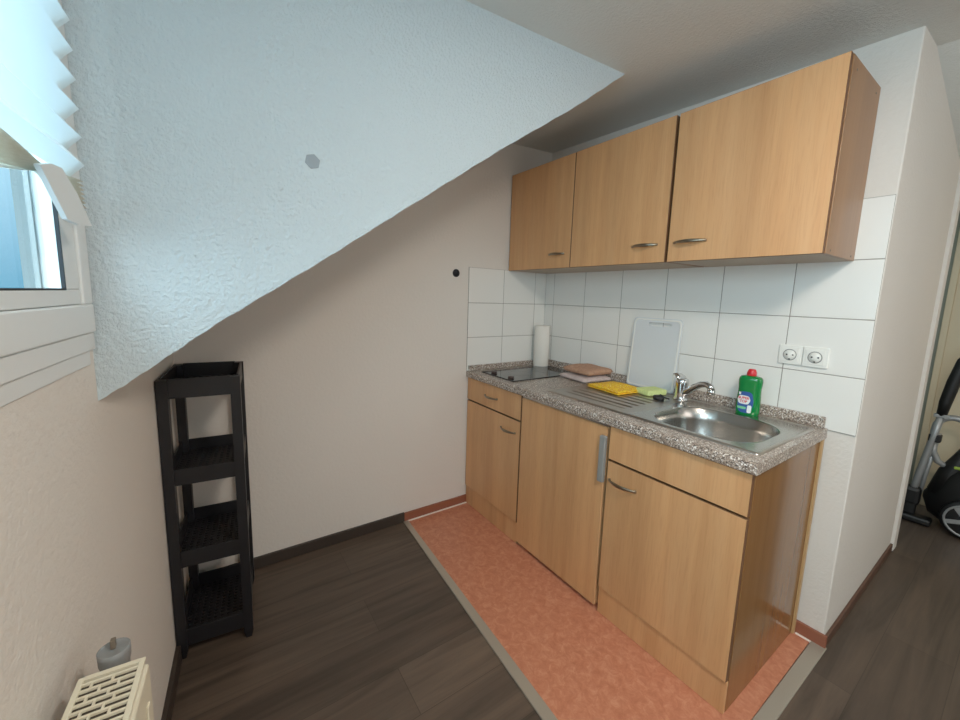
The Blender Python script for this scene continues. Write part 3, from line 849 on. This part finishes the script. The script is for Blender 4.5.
# slipped bottom rail end hanging down towards the corner
b = MB(LW)
A_ = [(1.176, .046, 1.394), (1.138, .046, 1.405), (1.105, .046, 1.408), (1.053, .046, 1.383), (1.002, .046, 1.344), (1.058, .046, 1.338), (1.105, .046, 1.340), (1.14, .046, 1.366)]
L0 = [Vector(p) for p in A_]; L1 = [Vector((p[0], p[1]-.006, p[2])) for p in A_]
b.loops([L0, L1], smooth=False); b.build('bottom_rail', 'pvc', r)
b = MB(LW); b.box(bx0, bx1, .011, .040, 2.001, 2.018, .002); b.build('top_rail', 'pvc', r)

# ------------------------------------------------------------------ vacuum cleaner in the hall
vx, vy = 1.80, 1.66
r = thing('vacuum_cleaner', (vx, vy, 0), 'black vacuum cleaner with silver tube and spoked wheel in the hall', 'vacuum cleaner')
b = MB()
Ls = []
for t, w, h, zc in ((0, .02, .02, .16), (.08, .07, .09, .15), (.25, .10, .19, .21), (.5, .115, .225, .24), (.75, .11, .15, .18), (.93, .07, .09, .15), (1, .02, .02, .14)):
    x = vx-.20+.38*t
    Ls.append([(x, vy+.02+w*math.cos(2*PI*k/20), zc+h*math.sin(2*PI*k/20)) for k in range(20)])
b.loops(Ls); b.build('body', 'vac', r)
for s_ in (-1, 1):
    b = MB(); wc = Vector((vx-.01, vy+.02+s_*.125, .109)); n = 32
    prof = [(.03, -.016), (.10, -.018), (.108, -.010), (.108, .010), (.10, .018), (.03, .016)]
    Ls = [[wc+Vector((q*math.cos(2*PI*k/n), h, q*math.sin(2*PI*k/n))) for k in range(n)] for q, h in prof]
    b.loops(Ls, True, True, True); wh = b.build('wheel', 'vac', r)
    b = MB(); yy = wc.y+s_*.0185
    for q0, q1 in ((.082, .092),):
        Ls = [[(wc.x+q*math.cos(2*PI*k/n), yy+d_, wc.z+q*math.sin(2*PI*k/n)) for k in range(n)] for q, d_ in ((q0, 0), (q0, s_*.004), (q1, s_*.004), (q1, 0))]
        b.loops(Ls, True, False, False)
    for k in range(5):
        a = 2*PI*k/5+.3; mxr = Matrix.Translation((wc.x, yy, wc.z)) @ Matrix.Rotation(a, 4, 'Y')
        b.box(.008, .084, -.003 if s_ > 0 else -.004, .004 if s_ > 0 else .003, -.011, .011, .001, mx=mxr)
    b.lathe([(.018, -.005), (.018, .005)], (wc.x, yy, wc.z), 16, axis='y')
    b.build('wheel_spokes', 'silver', wh)
b = MB(); b.tube([(1.555, 1.60, .09), (1.575, 1.60, .28), (1.603, 1.60, .52), (1.622, 1.60, .70)], .0165, 12); b.tube([(1.585, 1.63, .10), (1.600, 1.63, .30), (1.622, 1.625, .55)], .010, 10)
b.build('tube', 'silver', r)
b = MB(); b.tube([(1.618, 1.60, .66), (1.624, 1.60, .74), (1.640, 1.60, .86), (1.660, 1.60, .98), (1.70, 1.60, 1.06)], [.021, .026, .028, .026, .021], 14); b.build('grip', 'vac', r)
b = MB(); b.box(1.49, 1.66, 1.55, 1.63, .004, .045, .012); b.box(1.53, 1.59, 1.575, 1.63, .04, .15, .012); b.box(1.515, 1.60, 1.57, 1.64, .10, .21, .02); b.build('floor_nozzle', 'vac', r)
b = MB(); pts = []
for k in range(15):
    a = PI*1.05*k/14+.1; pts.append((1.69-.062*math.cos(a)*1.15, 1.62, .56+.10*math.sin(a)))
pts = [(1.605, 1.62, .50), (1.602, 1.62, .56)] + [(1.67-.066*math.cos(q), 1.62, .585+.07*math.sin(q)) for q in [PI*k/12 for k in range(1, 12)]] + [(1.742, 1.63, .54), (1.745, 1.64, .46), (1.74, 1.65, .38), (1.73, 1.66, .30)]
b.tube(pts, .017, 12); b.tube([(1.604, 1.62, .52), (1.612, 1.62, .44), (1.635, 1.63, .385), (1.675, 1.64, .36)], .016, 12); b.build('hose', 'silver', r)
b = MB(); b.box(1.70, 1.85, 1.60, 1.66, .37, .385, .004); b.build('green_handle', 'vacgreen', r)
b = MB(); b.box(1.585, 1.635, 1.588, 1.64, .50, .545, .006); b.build('clip', 'vac', r)
b = MB(); b.box(1.59, 1.65, 1.58, 1.62, .648, .668, .004); b.build('clip', 'silver', r)
b = MB(); b.tube([(1.66, 1.65, .20), (1.69, 1.65, .33), (1.72, 1.65, .43), (1.735, 1.65, .50)], [.05, .05, .035, .022], 12); b.build('upright_neck', 'vac', r)

# ------------------------------------------------------------------ outside of the window
b = MB(LW); b.box(-3, 7, -4.2, -4.0, -1, 1.35); struct(b, 'wall_outside', 'exterior', 'pale neighbouring parapet seen through the window', 'wall')

# ------------------------------------------------------------------ light
w = bpy.data.worlds.new('World'); bpy.context.scene.world = w; w.use_nodes = True
bg = w.node_tree.nodes['Background']
tcw = w.node_tree.nodes.new('ShaderNodeTexCoord'); sx = w.node_tree.nodes.new('ShaderNodeSeparateXYZ'); rp = w.node_tree.nodes.new('ShaderNodeValToRGB')
w.node_tree.links.new(tcw.outputs['Generated'], sx.inputs[0]); w.node_tree.links.new(sx.outputs['Z'], rp.inputs[0]); w.node_tree.links.new(rp.outputs[0], bg.inputs[0])
rp.color_ramp.elements[0].position = 0; rp.color_ramp.elements[0].color = (.085, .22, .31, 1)
rp.color_ramp.elements[1].position = .6; rp.color_ramp.elements[1].color = (.66, .88, 1.0, 1)
bg.inputs[1].default_value = 2.2
def area(name, loc, target, sx_, sy_, power, col, portal=False):
    l = bpy.data.lights.new(name, 'AREA'); l.shape = 'RECTANGLE'; l.size = sx_; l.size_y = sy_; l.energy = power; l.color = col
    if portal: l.cycles.is_portal = True
    o = bpy.data.objects.new(name, l); COL.objects.link(o); o.location = loc
    o.rotation_euler = (Vector(target)-Vector(loc)).to_track_quat('-Z', 'Y').to_euler(); return o
wc = LW @ Vector((1.6, -.30, 1.62)); wt = LW @ Vector((1.6, 1.2, 1.35))
area('daylight', tuple(LW @ Vector((2.33, -.32, 1.62))), tuple(LW @ Vector((2.33, 2, 1.45))), 1.2, .85, 34, (.80, .94, 1.0))
area('daylight_behind_blind', tuple(LW @ Vector((1.42, -.34, 1.62))), tuple(LW @ Vector((1.42, 2, 1.5))), .5, .8, 12, (.64, .88, 1.0))
area('ceiling_lamp', (2.15, -1.2, 1.98), (1.9, -1.0, 0), .3, .3, 16, (1.0, .90, .78))
area('room_fill_light', (3.9, -.4, 1.5), (0, -.7, 1.0), 1.5, 1.2, 12, (1.0, .95, .91))  # added fill lamp behind the viewer; that wall has no window
area('hall_lamp', (2.7, 1.2, 1.7), (1.8, 1.4, .4), .3, .3, 2, (1.0, .86, .66))

# ------------------------------------------------------------------ camera
cam = bpy.data.cameras.new('camera'); co = bpy.data.objects.new('camera', cam); COL.objects.link(co)
co.location = (1.9069, -1.8094, 1.2511); co.rotation_euler = (1.4339, -.0316, .9657)
cam.sensor_width = 36; cam.sensor_fit = 'HORIZONTAL'; cam.lens = 393.04*36/960
cam.shift_x = (480-483.48)/960; cam.shift_y = (350.73-360)/960; cam.clip_start = .01
bpy.context.scene.camera = co
sc = bpy.context.scene
sc.view_settings.view_transform = 'Standard'; sc.view_settings.look = 'None'
sc.view_settings.exposure = .10; sc.view_settings.gamma = 1.15
